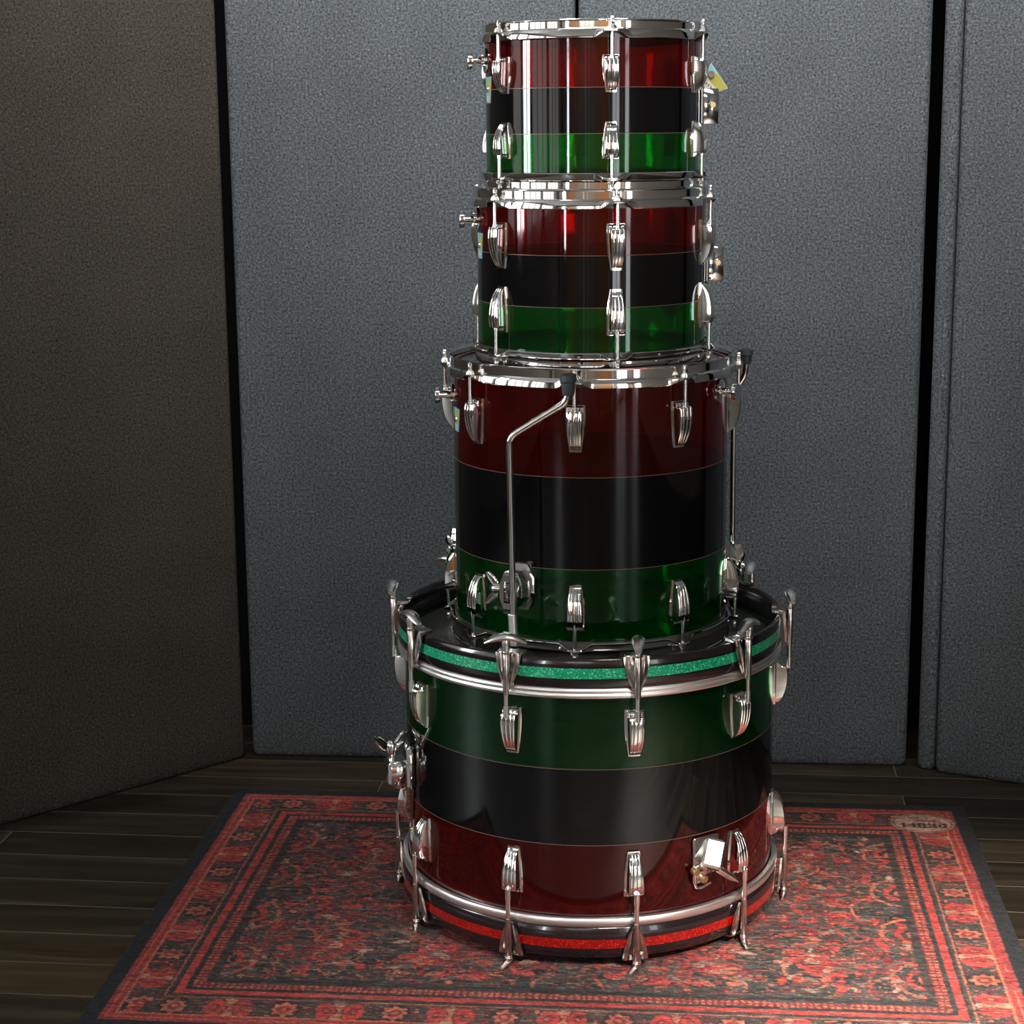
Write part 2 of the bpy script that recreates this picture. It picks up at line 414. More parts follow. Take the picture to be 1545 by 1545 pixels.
# (fit order: 12 inch, 13 inch, floor tom)
R1, R2, R3, RB = .1518, .1645, .2026, .2785
E1 = [38.5, 98.5, 158.5, 218.5, 279.3, 338.5]
E2 = [41.5, 101.5, 161.5, 221.3, 281.8, 341.5]
E3 = [39.5, 84.5, 129.5, 174.5, 218.9, 264.2, 307, 352.5]
RGB_ = [green_ac, black_ac, red_ac]
tom1 = make_tom('rack_tom', t1c[0], t1c[1], 1.0675, R1, (1.088, 1.1522, 1.2132, 1.292), RGB_, E1, 1.2885, 1.0895, 1.3015, 1.0685,
                1.2555, 1.1680, .0490, .0235, .0185, .0122, 'small red, black and green acrylic tom with chrome lugs, topmost of the drum tower')
tom2 = make_tom('rack_tom', t2c[0], t2c[1], .8262, R2, (.846, .9184, .9892, 1.066), RGB_, E2, 1.0635, .8465, 1.0780, .8275,
                1.0325, .9440, .0630, .0265, .0195, .0125, 'shallow striped tom between the small top tom and the tall floor tom')
tom3 = make_tom('floor_tom', t3c[0], t3c[1], .4180, R3, (.436, .5554, .6861, .828), RGB_, E3, .8225, .4410, .8380, .4195,
                .7880, .5330, .0655, .0275, .0200, .0150, 'tall striped acrylic floor tom with a bent leg rod, standing on the bass drum')

b1, b2, b3 = 1.0675, .8262, .4180
muffler_knob(tom1, R1, 190, 1.2535-b1); badge(tom1, R1, 197, 1.213-b1)
muffler_knob(tom2, R2, 190, 1.0335-b2); badge(tom2, R2, 196.5, .997-b2)
muffler_knob(tom3, R3, 186, .7765-b3); badge(tom3, R3, 197, .746-b3, .034)
muffler_knob(tom3, R3, 336, .790-b3)

# mounting bracket on the right of each rack tom
def tom_mount(parent, R, deg, z, tag_plate):
    M = faceM(deg, R, z)
    m = MB(); m.box((0, .003, 0), (.046, .008, .058), M, bev=.003); m.box((0, .012, 0), (.024, .014, .034), M, bev=.003)
    br = m.obj('mount_bracket', chrome, parent)
    q = MB(); q.box((0, .021, -.002), (.0045, .026, .050), M, bev=.001); q.obj('clamp_plate', chrome, br)
    w = MB(); w.tube([M @ Vector(p) for p in ((-.010, .022, 0), (-.013, .022, 0), (-.013, .022, 0), (-.020, .022, 0), (-.021, .022, 0))], [.010, .010, .0075, .0075, .005], 18)
    w.tube([M @ Vector(p) for p in ((-.012, .022, 0), (.014, .022, 0))], [.004, .004], 12)
    w.obj('eye_bolt', brass, br)
    return M
tom_mount(tom1, R1, 12, 1.191-b1, True)
tom_mount(tom2, R2, 12, .966-b2, False)
# badge hanging off the shell at the right of the top tom: bent off, seen as a triangle
TB = []
def tri_badge():
    # rides on the mount bracket, tilted in the x z plane
    o0 = Vector((.1700, .040, 1.2285-b1)); m = MB()
    P = lambda x, z, y=0: (o0.x+x*1.12, o0.y+y, o0.z+z*1.12)
    top, right, left = (.0004, .0190), (.0225, -.0130), (-.0150, -.0135)
    low = (.004, -.0190)
    def prism(pts, y0, y1, mi): m.loft([[P(a, b, y0) for a, b in pts], [P(a, b, y1) for a, b in pts]], True, True, mi)
    prism([left, low, right, top], -.0008, .0, 0)
    lerp = lambda a, b, t: (a[0]+(b[0]-a[0])*t, a[1]+(b[1]-a[1])*t)
    s = .94; cc = (.003, -.004); sh = lambda q: (cc[0]+(q[0]-cc[0])*s, cc[1]+(q[1]-cc[1])*s)
    T, Rr, Lf, Lo = map(sh, (top, right, left, low))
    a = lerp(T, Rr, .42); b = lerp(T, Lf, .42)
    prism([b, a, T], -.0012, -.0007, 1)
    prism([lerp(T, Lf, .44), lerp(Lo, Rr, .30), Rr, a], -.0012, -.0007, 2)
    o = m.obj('badge', [mat('badge_cream', srgb(214, 200, 180), .4), mat('badge_sky', srgb(130, 185, 195), .35), mat('badge_yellow', srgb(176, 168, 74), .35)], tom1)
    o['label'] = 'triangular blue, olive and cream paper badge'
    g = MB(); g.tube([P(.0008, .0048, -.0010), P(.0008, .0048, -.0040)], [.0052, .0045], 18)
    g.obj('grommet', nickel, o)
    t = MB()
    for k in range(5):   # row of small dark italic letter strokes
        x = -.0085+.0029*k; z = -.0035-.0026*k
        t.box((0, 0, 0), (.0007, .0004, .0036), Matrix.Translation(P(x, z, -.0014)) @ Matrix.Rotation(.55, 4, 'Y'))
        t.box((0, 0, 0), (.0015, .0004, .0007), Matrix.Translation(P(x+.0006, z-.0012+.0008*(k % 3), -.0014)) @ Matrix.Rotation(-.7, 4, 'Y'))
    t.obj('lettering', lacquer, o)
    st = MB(); st.box(P(-.004, -.022, .004), (.012, .004, .024), bev=.001); st.obj('badge_bracket', chrome, o)
tri_badge()

# floor tom legs and leg clamps
def leg_clamp(deg, z, wing=True, wing_side=-1, letter=False):
    wing_side = -wing_side
    M = faceM(deg, R3, z-b3); m = MB()
    # octagonal cast boss
    oc = lambda w, h, y: [(x*w, y, zz*h) for x, zz in ((-.5, -1), (.5, -1), (1, -.45), (1, .45), (.5, 1), (-.5, 1), (-1, .45), (-1, -.45))]
    m.loft([oc(.0215, .0330, .0), oc(.0215, .0330, .004), oc(.0190, .0300, .007), oc(.0165, .0255, .012), oc(.0150, .0235, .022), oc(.0150, .0235, .026)], True, True, 0, M)
    m.loft([oc(.0125, .0260, .024), oc(.0140, .0275, .027), oc(.0140, .0275, .038), oc(.0118, .0240, .043)], True, True, 0, M)
    o = m.obj('leg_clamp', chrome, tom3, smooth=25)
    if letter:
        l = MB(); l.box((.0, .0432, 0), (.0105, .0008, .031), M, bev=.0003); l.obj('inset_panel', lacquer, o)
        cu = bpy.data.curves.new('script_lettering', 'FONT'); cu.body = 'Ludwig'; cu.size = .0095; cu.extrude = .0004; cu.align_x = 'CENTER'; cu.align_y = 'CENTER'; cu.shear = .25
        to = bpy.data.objects.new('script_lettering', cu)
        TM = M @ Matrix.Translation((0, .0442, 0)) @ Matrix.Rotation(math.pi, 4, 'Z') @ Matrix.Rotation(math.pi/2, 4, 'X') @ Matrix.Rotation(math.pi/2, 4, 'Z')
        lm_ = bpy.data.meshes.new_from_object(to); bpy.data.objects.remove(to)
        lm_.materials.clear(); lm_.materials.append(chrome)
        to = put(lm_, 'script_lettering', o)
        to.matrix_local = TM
    if wing:
        W_ = M @ Matrix.Translation((wing_side*.024, .030, 0)) @ Matrix.Rotation(wing_side*-math.pi/2, 4, 'Z')
        wing_nut(o, W_)
    return o
leg_clamp(241.7, .5265, True, -1, True)
leg_clamp(17.5, .505, True, -1)
leg_clamp(151.5, .520, True, 1)
def leg(pts, cap0, cap1, parent):
    m = MB(); P = [Vector(p) for p in pts]; out = [P[0]]; 
    for i in range(1, len(P)-1):       # rounded bends
        a = (P[i-1]-P[i]).normalized(); b = (P[i+1]-P[i]).normalized(); d = .012
        for t in np.linspace(0, 1, 7):
            out.append((P[i]+a*d)*(1-t)**2+P[i]*2*t*(1-t)+(P[i]+b*d)*t**2)
    out.append(P[-1]); m.tube(out, .0047, 16)
    o = m.obj('leg', chrome, parent)
    f = MB(); a = Vector(cap0); d = (Vector(cap1)-a)
    f.tube([a, a+d*.06, a+d*.35, a+d*.42, a+d*.9, a+d], [.0080, .0108, .0112, .0092, .0086, .0074], 20)
    c = f.obj('rubber_foot', rubber, o); c['label'] = 'grey rubber foot'
    return o
tx, ty = t3c
def L3(x, y, z): return (x-tx, y-ty, z-b3)
leg([L3(-.1040, -.2245, .4500), L3(-.1085, -.2245, .7490), L3(-.0285, -.2400, .8000), L3(-.0275, -.2400, .8300)], L3(-.0275, -.2400, .8380), L3(-.0275, -.2400, .8080), tom3)
leg([L3(.2215, .0900, .4600), L3(.2195, .0880, .7660), L3(.2365, .0780, .7960), L3(.2360, .0760, .8240)], L3(.2355, .0750, .8330), L3(.2358, .0760, .8110), tom3)
sl = MB(); sl.cyl(L3(-.1040, -.2245, .4560), L3(-.1062, -.2245, .500), .0062); sl.obj('leg_sleeve', aluminium, tom3)

# ------------------------------------------------------------------ bass drum
bass = empty('bass_drum', (0, 0, .004), 'wide acrylic bass drum with black hoops and claw hooks, lowest of the tower', 'drum', 'acrylic drums stacked in a tower')
bz = .004
shell_mb(RB, [z-bz for z in (.062, .1825, .2933, .4150)], .007).obj('shell', [red_ac, black_ac, green_ac, seam_m], bass)
def wood_hoop(z0, z1, s0, s1, sp, nm):
    m = MB(); r = .2875; ri = .2800
    z0, z1, s0, s1 = (z-bz for z in (z0, z1, s0, s1))
    m.rev([(ri, z0+.002), (ri+.002, z0), (r-.002, z0), (r, z0+.002), (r, s0, 1), (r, s1, 0), (r, z1-.002), (r-.002, z1), (ri+.002, z1), (ri, z1-.002)], 256)
    return m.obj(nm, [lacquer, sp], bass, smooth=50)
wood_hoop(.4120, .4545, .4262, .4408, green_sp, 'top_hoop')['label'] = 'black lacquered hoop with green sparkle inlay'
wood_hoop(.0190, .0645, .0330, .0462, red_sp, 'bottom_hoop')['label'] = 'black lacquered hoop with red sparkle inlay'
def flesh(z0, z1, nm, ridge=True):
    m = MB(); r = .2875; h = z1-z0; z0 -= bz
    pr = [(.2800, z0), (.2862, z0)]
    for k in range(9):
        t = k/8; pr.append((r-.0006+.0016*(abs(math.sin(t*math.pi*(2 if ridge else 1))))**.6, z0+h*(.04+.92*t)))
    pr += [(.2862, z0+h), (.2800, z0+h)]
    m.rev(pr, 256); return m.obj(nm, aluminium, bass)
flesh(.3975, .4120, 'head_ring'); flesh(.0645, .0772, 'head_ring', False)
hm = MB(); hm.rev([(.0005, .4175-bz), (.18, .4175-bz), (.262, .4173-bz), (.2660, .4160-bz), (.2795, .4125-bz), (.2795, .4112-bz), (.2650, .4140-bz), (.0005, .4163-bz)], 160, closed=False)
hm.obj('batter_head', head_m, bass)
hm = MB(); hm.rev([(.0005, .0590-bz), (.18, .0590-bz), (.262, .0592-bz), (.2790, .0640-bz), (.2790, .0652-bz), (.2600, .0604-bz), (.0005, .0602-bz)], 160, closed=False)
hm.obj('bottom_head', head_m, bass)
EB = [31, 67, 103, 139, 175, 211.6, 247.8, 282.8, 318, 354.5]
HT = [139, 70, 20, 100, 5, 0, 22, 77, 12, 5]
HBt = [10, 60, 20, 100, 5, -31, 87, 52, 50, -5]
lmb = lug_mesh(.0660, .0275, .0215)
RC = .3000
def claw_mesh(s, zedge):
    """claw over a wood hoop; s=+1 top. local frame: y outward from the hoop face, z up, origin at hoop outer face and edge"""
    m = MB(); T = Matrix.Diagonal((1, 1, s, 1)); T.translation = (0, 0, zedge-bz)
    # two fluted leaf lobes
    for sg in (-1, 1):
        rings = []
        for t in np.linspace(0, 1, 13):
            z = .0030-.0500*t
            xo = .0190*(1-t)**.85+.0042*t+.0016*math.sin(math.pi*t); xi = .0048*(1-t*.6)
            if t > .45: xi = .0020
            yb = .0016+.0046*t; b = .0026*math.sin(math.pi*min(1, t*1.1+.05))
            ring = []
            for u in np.linspace(0, 1, 7):
                ring.append((sg*(xi+(xo-xi)*u), yb+.0024+b*math.sin(math.pi*u)+.0006*math.cos(u*4*math.pi), z))
            for u in np.linspace(1, 0, 4): ring.append((sg*(xi+(xo-xi)*u), yb, z))
            rings.append(ring)
        m.loft(rings, True, True, 0, T)
        # rolled lip over the hoop edge
        m.loft([[(sg*(.0120+.0070*e_), .0030-.0285*q+.0, .0022+.0034*math.sin(math.pi*(1-q)**.6)*(1 if k == 0 else .35)-(.002 if k else 0)) for q, k in ((0, 0), (.12, 0), (.35, 0), (.6, 0), (.6, 1), (.35, 1), (.12, 1), (0, 1))] for e_ in (-1, 0, 1)], True, True, 0, T)
    m.box((0, -.0060, .0030), (.0300, .0180, .0026), T, bev=.0008)
    # tube for the T rod
    m.tube([T @ Vector(p) for p in ((0, .0125, .0050), (0, .0125, .0035), (0, .0125, -.0400), (0, .0125, -.0540))], [.0042, .0050, .0046, .0040], 16)
    m.tube([T @ Vector(p) for p in ((0, .0125, .0075), (0, .0125, .0045))], [.0060, .0060], 16)
    return m.mesh('claw_hook', nickel)
cm_t, cm_b = claw_mesh(1, .4545), claw_mesh(-1, .0190)
def trod(parent, a, s, zlug, zedge, h):
    m = MB(); zt = zedge-bz
    m.tube([(0, 0, zlug-bz-s*.004), (0, 0, zlug-bz+s*.012), (0, 0, zlug-bz+s*.0125), (0, 0, zt-s*.02)], [.0042, .0042, .0033, .0033], 14)
    if s > 0:
        t_handle_mesh_add(m, Matrix.Translation((0, 0, zt+.0155)) @ Matrix.Rotation(h*D2R, 4, 'Z'), 1)
        m.cyl((0, 0, zt-.02), (0, 0, zt+.01), .0036)
    else:
        m.cyl((0, 0, zt+.02), (0, 0, zt-.004), .0034)
        # inverted crescent, tips resting on the rug
        M = Matrix.Rotation(h*D2R, 4, 'Z')
        zb = 0.0
        rings = []
        for t in np.linspace(-1, 1, 19):
            c = math.cos(t*math.pi/2*.92); rings.append([(.023*t, (.0026+.0028*c)*math.cos(q), .0024+.0065*c*.25+(.0019+.0016*c)*math.sin(q)) for q in np.linspace(0, 2*math.pi, 12, endpoint=False)])
        m.loft(rings, True, True, 0, M)
        m.tube([(0, 0, zt-.002), (0, 0, zt-.006), (0, 0, .0045)], [.0060, .0046, .0042], 14)
    return m.mesh('tension_rod', rod_m)
for i, a in enumerate(EB):
    put(lmb, 'lug', bass, pol(RB, a, .3780-bz), face(a))
    o = put(lmb, 'lug', bass, pol(RB, a, .1070-bz), face(a)); o.rotation_mode = 'QUATERNION'
    o.rotation_quaternion = (Matrix.Rotation((a-90)*D2R, 3, 'Z') @ Matrix.Rotation(math.pi, 3, 'Y')).to_quaternion()
    put(cm_t, 'claw_hook', bass, pol(.2875, a), face(a)); put(cm_b, 'claw_hook', bass, pol(.2875, a), face(a))
    put(trod(bass, a, 1, .3780-.0066, .4545, HT[i]), 'tension_rod', bass, pol(RC, a), face(a))
    put(trod(bass, a, -1, .1070+.0066, .0190, HBt[i]), 'tension_rod', bass, pol(RC, a), face(a))
badge(bass, RB, 197, .128-bz, .040)

def bass_mount():
    """tom mount bracket at the left of the bass drum"""
    M = faceM(198, RB, .2250-bz); m = MB()
    m.box((0, .0045, .008), (.042, .012, .066), M, bev=.0035)
    pl = [(-.019, -.024), (.019, -.024), (.008, -.088), (-.008, -.088)]
    m.prism(pl, .001, .006, 0, M)
    o = m.obj('mount_bracket', chrome, bass)
    b = MB(); b.box((0, .023, .000), (.034, .030, .038), M, bev=.004); b.tube([M @ Vector((0, .018, -.016)), M @ Vector((0, .018, -.026))], [.012, .010], 20)
    b.obj('clamp_block', chrome, o)
    wing_nut(o, M @ Matrix.Translation((0, .030, .036)) @ Matrix.Rotation(math.radians(90), 4, 'X') @ Matrix.Rotation(math.radians(20), 4, 'Y'), sc=1.25)
    s = MB(); s.tube([M @ Vector(p) for p in ((-.004, .012, -.030), (-.004, .010, -.046), (-.004, .013, -.060), (-.004, .008, -.076))], [.0035, .0028, .0034, .0022], 10)
    s.obj('spring_clip', chrome, o)
    s = MB(); s.cyl(M @ Vector((0, .030, .016)), M @ Vector((0, .030, .038)), .0045); s.obj('clamp_bolt', chrome, o)
bass_mount()
def spur():
    """folding spur low on the right of the bass drum"""
    M = faceM(306, RB, .1500-bz); m = MB()
    m.box((0, .002, .0), (.046, .006, .058), M, bev=.002)
    m.box((.0125, .006, -.024), (.020, .004, .028), M, bev=.0015)
    o = m.obj('spur_bracket', chrome, bass)
    k = MB(); loc_ = M @ Vector((-.003, .015, .004)); Yv = Vector((.127, -.836, .533)).normalized(); Xv = Yv.cross(Vector((.25, 0, 1))).normalized(); Zv = Xv.cross(Yv)
    B_ = Matrix(((Xv.x, Yv.x, Zv.x, loc_.x), (Xv.y, Yv.y, Zv.y, loc_.y), (Xv.z, Yv.z, Zv.z, loc_.z), (0, 0, 0, 1)))
    k.box((0, 0, 0), (.030, .020, .042), B_, bev=.004); k.obj('clamp_block', satin, o, smooth=20)
    for (x, z) in ((.024, -.018), (.009, -.032)):
        w = MB(); w.tube([M @ Vector((x, .004, z)), M @ Vector((x, .012, z)), M @ Vector((x, .014, z))], [.0055, .0058, .0046], 14)
        w.obj('bolt', brass, o)
    u = MB(); u.tube([M @ Vector(p) for p in ((.024, .006, -.018), (.023, .006, -.036), (.019, .006, -.044), (.010, .006, -.046), (-.006, .006, -.042))], [.0022]*5, 10)
    u.obj('spring_clip', chrome, o)
    r = MB(); r.tube([M @ Vector(p) for p in ((-.004, .014, -.010), (-.012, .018, -.020), (-.030, .024, -.034), (-.040, .027, -.042))], [.0055, .0055, .0050, .0010], 16)
    s = r.obj('spur_rod', chrome, o)
spur()

# ------------------------------------------------------------------ rug (pattern painted by code, in mm)
def rug():
    Wd, Ln, st = 1287, 905, 1.55
    nu, nv = int(Wd/st)+1, int(Ln/st)+1
    u, v = np.meshgrid(np.linspace(0, Wd, nu), np.linspace(0, Ln, nv))
    def s3(r, g, b): return np.array(srgb(r, g, b)[:3])
    RED, DRED, ORG, MAR, DK, GRN, CRM = s3(196, 52, 44), s3(140, 40, 42), s3(205, 104, 72), s3(92, 48, 54), s3(46, 46, 46), s3(66, 68, 62), s3(190, 150, 128)
    def noise(su, sv, seed):
        g = np.random.default_rng(seed); a = g.random((int(Ln/sv)+3, int(Wd/su)+3))
        x = u/su; y = v/sv; xi = x.astype(int); yi = y.astype(int); fx = x-xi; fy = y-yi
        fx = fx*fx*(3-2*fx); fy = fy*fy*(3-2*fy)
        return (a[yi, xi]*(1-fx)+a[yi, xi+1]*fx)*(1-fy)+(a[yi+1, xi]*(1-fx)+a[yi+1, xi+1]*fx)*fy
    wob_u = u+5*(noise(22, 14, 1)-.5)+3*(noise(7, 4, 2)-.5); wob_v = v+5*(noise(18, 12, 3)-.5)+3*(noise(7, 3, 4)-.5)
    col = np.zeros(u.shape+(3,)); col[:] = GRN
    nn = noise(34, 12, 5)*.6+noise(9, 5, 56)*.4; col = np.where((nn > .55)[..., None], DK*1.0, col); col = np.where((nn < .34)[..., None], MAR, col)
    def put_(mask, c, a=.92): 
        nonlocal col
        k = (np.clip(mask, 0, 1)*a)[..., None]; col = col*(1-k)+c*k
    soft = lambda d, w=1.5: np.clip(.5-d/w, 0, 1)        # d signed distance
    # field motifs, four-fold mirrored
    cu_, cv_ = Wd/2, Ln/2
    mu = cu_-np.abs(wob_u-cu_); mv = cv_-np.abs(wob_v-cv_)
    F0 = 158
    inf = soft(-(np.minimum(mu, mv)-F0))
    g = np.random.default_rng(23)
    def inq(m): return m*inf
    def ellipse(x, y, a, b, th, U=None, V=None):
        U = mu if U is None else U; V = mv if V is None else V
        c, s = math.cos(th), math.sin(th); du, dv = U-x, V-y
        p = (du*c+dv*s)/a; q = (-du*s+dv*c)/b; r = np.sqrt(p*p+q*q)
        return (r-1)*min(a, b)
    def arc(x, y, r, w, a0, a1):
        du, dv = mu-x, mv-y; rr = np.hypot(du, dv); an = (np.arctan2(dv, du)-a0) % (2*math.pi)
        return np.where(an < (a1-a0), np.abs(rr-r)-w/2, 99)
    def rosette(x, y, r, c0, c1, c2, U=None, V=None, gate=None, asp=1.0, np_=8):
        U = mu if U is None else U; V = mv if V is None else V; G = inf if gate is None else gate
        du, dv = (U-x)/asp, V-y; rr = np.hypot(du, dv); an = np.arctan2(dv, du)
        rad = r*(1+.22*np.cos(np_*an))
        put_(soft(rr-rad)*G, c0); put_(soft(rr-rad*.68)*G, c1); put_(soft(rr-r*.34)*G, c2); put_(soft(rr-r*.14)*G, c0)
    for k in range(46):
        x, y = g.uniform(F0, cu_+20), g.uniform(F0, cv_+15); r = g.uniform(12, 44)
        a0 = g.uniform(0, 6.28)
        put_(inq(soft(arc(x, y, r, g.uniform(3, 6), a0, a0+g.uniform(1.6, 4.2)))), [RED, ORG, DRED][k % 3])
    for k in range(26):
        rosette(g.uniform(F0+10, cu_), g.uniform(F0+8, cv_), g.uniform(12, 24), [DRED, RED, MAR][k % 3], [GRN, ORG, DRED][(k//2) % 3], [RED, CRM, ORG][k % 3], asp=g.uniform(1, 1.7), np_=int(g.integers(5, 9)))
    for k in range(210):
        x, y = g.uniform(F0, cu_), g.uniform(F0, cv_)
        put_(inq(soft(ellipse(x, y, g.uniform(6, 17), g.uniform(3, 6.5), g.uniform(0, 3.14)))), [RED, DRED, ORG, RED, MAR, RED, CRM][k % 7])
    # feature V shapes and leaves near the middle line
    for x, y, th in ((250, 400, .5), (262, 425, -.6), (330, 300, .9), (420, 250, .4), (470, 330, -.5), (540, 290, .3), (380, 420, .2), (200, 330, 1.2)):
        put_(inq(soft(ellipse(x, y, 24, 6, th))), RED)
    for x, y in ((300, 410), (420, 390), (230, 260), (520, 230), (560, 400)):
        rosette(x, y, 30, DRED, GRN, RED, asp=1.5)
    # half medallions growing from the side border
    for y in (235, 385, 535, 685):
        U = cu_-np.abs(wob_u-cu_)
        d = np.hypot(U-150, (wob_v-y)*.9)
        gate = soft(-(U-126))
        put_(soft(np.abs(d-46)-3)*gate, ORG); put_(soft(d-30)*gate, DK); put_(soft(np.abs(d-24)-5)*gate, RED)
        put_(soft(d-11)*gate, ORG)
    # borders; e = distance from the edge (mirrored), along = coordinate along it
    eu, ev = np.minimum(u, Wd-u), np.minimum(v, Ln-v)
    e = np.minimum(eu, ev); side = eu < ev
    along = np.where(side, wob_v, wob_u); E = e+2.0*(noise(14, 9, 8)-.5)
    band = lambda a, b: soft(np.maximum(a-E, E-b), 1.8)
    put_(band(120, 156)*(1), DK, .9)
    put_(band(127, 143), DRED, .9)
    zig = ((along % 9) < 4.6).astype(float)*((E-127) % 8 < 6); put_(band(127, 143)*zig, ORG, .8)
    put_(band(107, 119), RED, 1)
    put_(band(26, 107), s3(70, 62, 58), 1); nb = noise(26, 16, 9); put_(band(44, 96)*(nb > .6), MAR, .8); put_(band(46, 94)*(noise(11, 4, 51) > .70), DRED, .8); put_(band(46, 94)*(noise(8, 3, 52) > .78), ORG, .7); put_(band(46, 94)*(noise(9, 4, 53) > .76), GRN, .9); put_(inf*(noise(9, 4, 54) > .80), DRED, .6); put_(inf*(noise(13, 5, 61) > .74), s3(96, 96, 92), .7); put_(inf*(noise(10, 4, 62) > .80), DK, .8); put_(inf*(noise(7, 3, 55) > .80), ORG, .6)
    put_(band(96, 99), ORG, .8); put_(band(103, 107), DK, .9)
    # main border motifs: alternate oval medallion / butterfly with red lobes
    per = 150.0
    for kind in (0, 1):
        pu = np.where(side, (wob_v-Ln/2+per*kind*.5) % per-per/2, (wob_u-Wd/2+per*kind*.5) % per-per/2)
        q = (E-70)
        G = band(45, 95)
        if kind == 0:
            r = np.hypot(q/1.0, pu/.85); an = np.arctan2(q, pu)
            put_(soft(r-27)*G, DK); put_(soft(np.abs(r-27)-1)*G, MAR)
            put_(soft(r-19*(1+.16*np.cos(8*an)))*G, ORG); put_(soft(r-11)*G, DRED); put_(soft(r-5)*G, ORG)
        else:
            for sg in (-1, 1):
                rr = np.hypot(q/1.35, (pu-sg*19)/.8); put_(soft(rr-17)*G, RED, .95); put_(soft(rr-8)*G, DRED, .8); put_(soft(rr-3)*G, ORG, .8)
            put_(soft(np.abs(pu)-(2+np.abs(q)*.30*(np.abs(q) < 23)))*G, ORG, .95)
            for sg in (-1, 1):
                put_(soft(np.hypot(q-sg*20, pu*1.2)-6)*G, CRM, .6)
    # outer stripes
    put_(band(26, 44), s3(165, 48, 46), .95); put_(band(33, 36)*(noise(60, 40, 10) > .3), ORG, .6)
    put_(band(44, 47.5), ORG, .9)
    put_(soft(E-25), s3(44, 45, 47), 1.0)
    # oval label at the back right corner, wording upside down as it lies
    lu, lv = 1287-82, 88
    d = np.sqrt(((u-lu)/56)**2+((v-lv)/44)**2)
    put_(soft((d-1)*40), DRED, 1); put_(soft((d-.96)*40), CRM*.8, 1); put_(soft((d-.88)*40), s3(120, 45, 40), 1); put_(soft((d-.84)*40), s3(200, 150, 128), 1)
    glyph = {'D': ["110", "101", "101", "101", "110"], 'R': ["110", "101", "110", "101", "101"], 'U': ["101", "101", "101", "101", "111"], 'M': ["10001", "11011", "10101", "10001", "10001"],
             'P': ["110", "101", "110", "100", "100"], 'A': ["010", "101", "111", "101", "101"]}
    def word(txt, cu2, cv2, px, py, c, a):
        tot = sum(len(glyph[ch][0])+1 for ch in txt)-1; x = 0
        for ch in txt:
            for r_, row in enumerate(glyph[ch]):
                for c_, b in enumerate(row):
                    if b == '1':
                        uu = cu2+(tot/2-(x+c_+.5))*px; vv = cv2+(2.5-(r_+.5))*py      # rotated by half a turn
                        put_(soft(np.maximum(np.abs(u-uu)-px*.62, np.abs(v-vv)-py*.62)), c, a)
            x += len(glyph[ch][0])+1
    word('DRUM', lu+2, lv+9, 4.3, 4.0, s3(70, 32, 22), .95)
    word('PAD', lu+4, lv-14, 3.4, 2.8, s3(130, 70, 50), .6)
    # wear: dusty streaks running across, mottling
    st1 = noise(38, 2.6, 14); st2 = noise(9, 2.2, 15); fine = noise(3.2, 1.7, 16); big = noise(180, 120, 17)
    k = np.clip((st1*.5+st2*.5-.50)*2.6, 0, 1)*(.45+.55*big); k *= (e > 24)
    col = col*(1-(k*.62)[..., None])+s3(122, 114, 106)*(k*.62)[..., None]
    k = np.clip((noise(24, 1.9, 31)*.5+noise(60, 5, 32)*.3+noise(5, 2, 33)*.2-.46)*4, 0, 1)*.62*(e > 50)
    col = col*(1-k[..., None])+s3(62, 62, 58)*k[..., None]
    k = np.clip((.42-(noise(30, 3, 18)*.5+noise(8, 3, 19)*.5))*3.6, 0, 1)*.7
    col = col*(1-k[..., None])+s3(52, 44, 46)*k[..., None]
    weave = noise(14, 1.6, 41)
    col *= (.40+.75*fine+.45*weave)[..., None]
    spk = rng.random(u.shape) > .985; col = np.where((spk & (e > 24))[..., None], col*1.8+.05, col)
    gr = col.mean(-1, keepdims=True); col = np.clip((col*.88+gr*.12)*.74, 0, 1)
    ang_ = math.atan2(-.0663, 1.2860); ux, uy = math.cos(ang_), math.sin(ang_)
    h = .0030+.0005*noise(6, 2.2, 20)+.0003*fine
    h = np.where(e < 1.5, .0005, h)
    X = u/1000*ux+v/1000*uy; Y = u/1000*uy-v/1000*ux
    me = bpy.data.meshes.new('patterned_rug')
    co = np.stack([X, Y, h], -1).reshape(-1, 3)
    i0 = (np.arange(nv-1)[:, None]*nu+np.arange(nu-1)[None]).ravel()
    fc = np.stack([i0, i0+nu, i0+nu+1, i0+1], 1)
    me.vertices.add(len(co)); me.vertices.foreach_set('co', co.ravel())
    me.loops.add(fc.size); me.loops.foreach_set('vertex_index', fc.ravel().astype(np.int32))
    me.polygons.add(len(fc)); me.polygons.foreach_set('loop_start', (np.arange(len(fc))*4).astype(np.int32)); me.polygons.foreach_set('loop_total', np.full(len(fc), 4, np.int32))
    me.update(calc_edges=True)
    ca = me.color_attributes.new('weave', 'FLOAT_COLOR', 'POINT')
    ca.data.foreach_set('color', np.concatenate([col, np.ones(col.shape[:2]+(1,))], -1).reshape(-1).astype(np.float32))
    me.polygons.foreach_set('use_smooth', [True]*len(fc))
    m = mat('woven_rug', (.3, .1, .1, 1), .95); m.node_tree.nodes['Principled BSDF'].inputs['Specular IOR Level'].default_value = .2
    at = nd(m, 'ShaderNodeVertexColor', layer_name='weave')
    vv = objco(m); n = nd(m, 'ShaderNodeTexNoise', Scale=700.0, Detail=3.0); lk(m, vv, n.inputs['Vector'])
    mx = nd(m, 'ShaderNodeMix', data_type='RGBA', blend_type='MULTIPLY'); mx.inputs[0].default_value = .7
    lk(m, at.outputs['Color'], mx.inputs[6]); lk(m, ramp(m, n.outputs['Fac'], [(.3, (.55, .55, .55, 1)), (.7, (1.2, 1.2, 1.2, 1))]), mx.inputs[7])
    lk(m, mx.outputs[2], m.node_tree.nodes['Principled BSDF'].inputs['Base Color'])
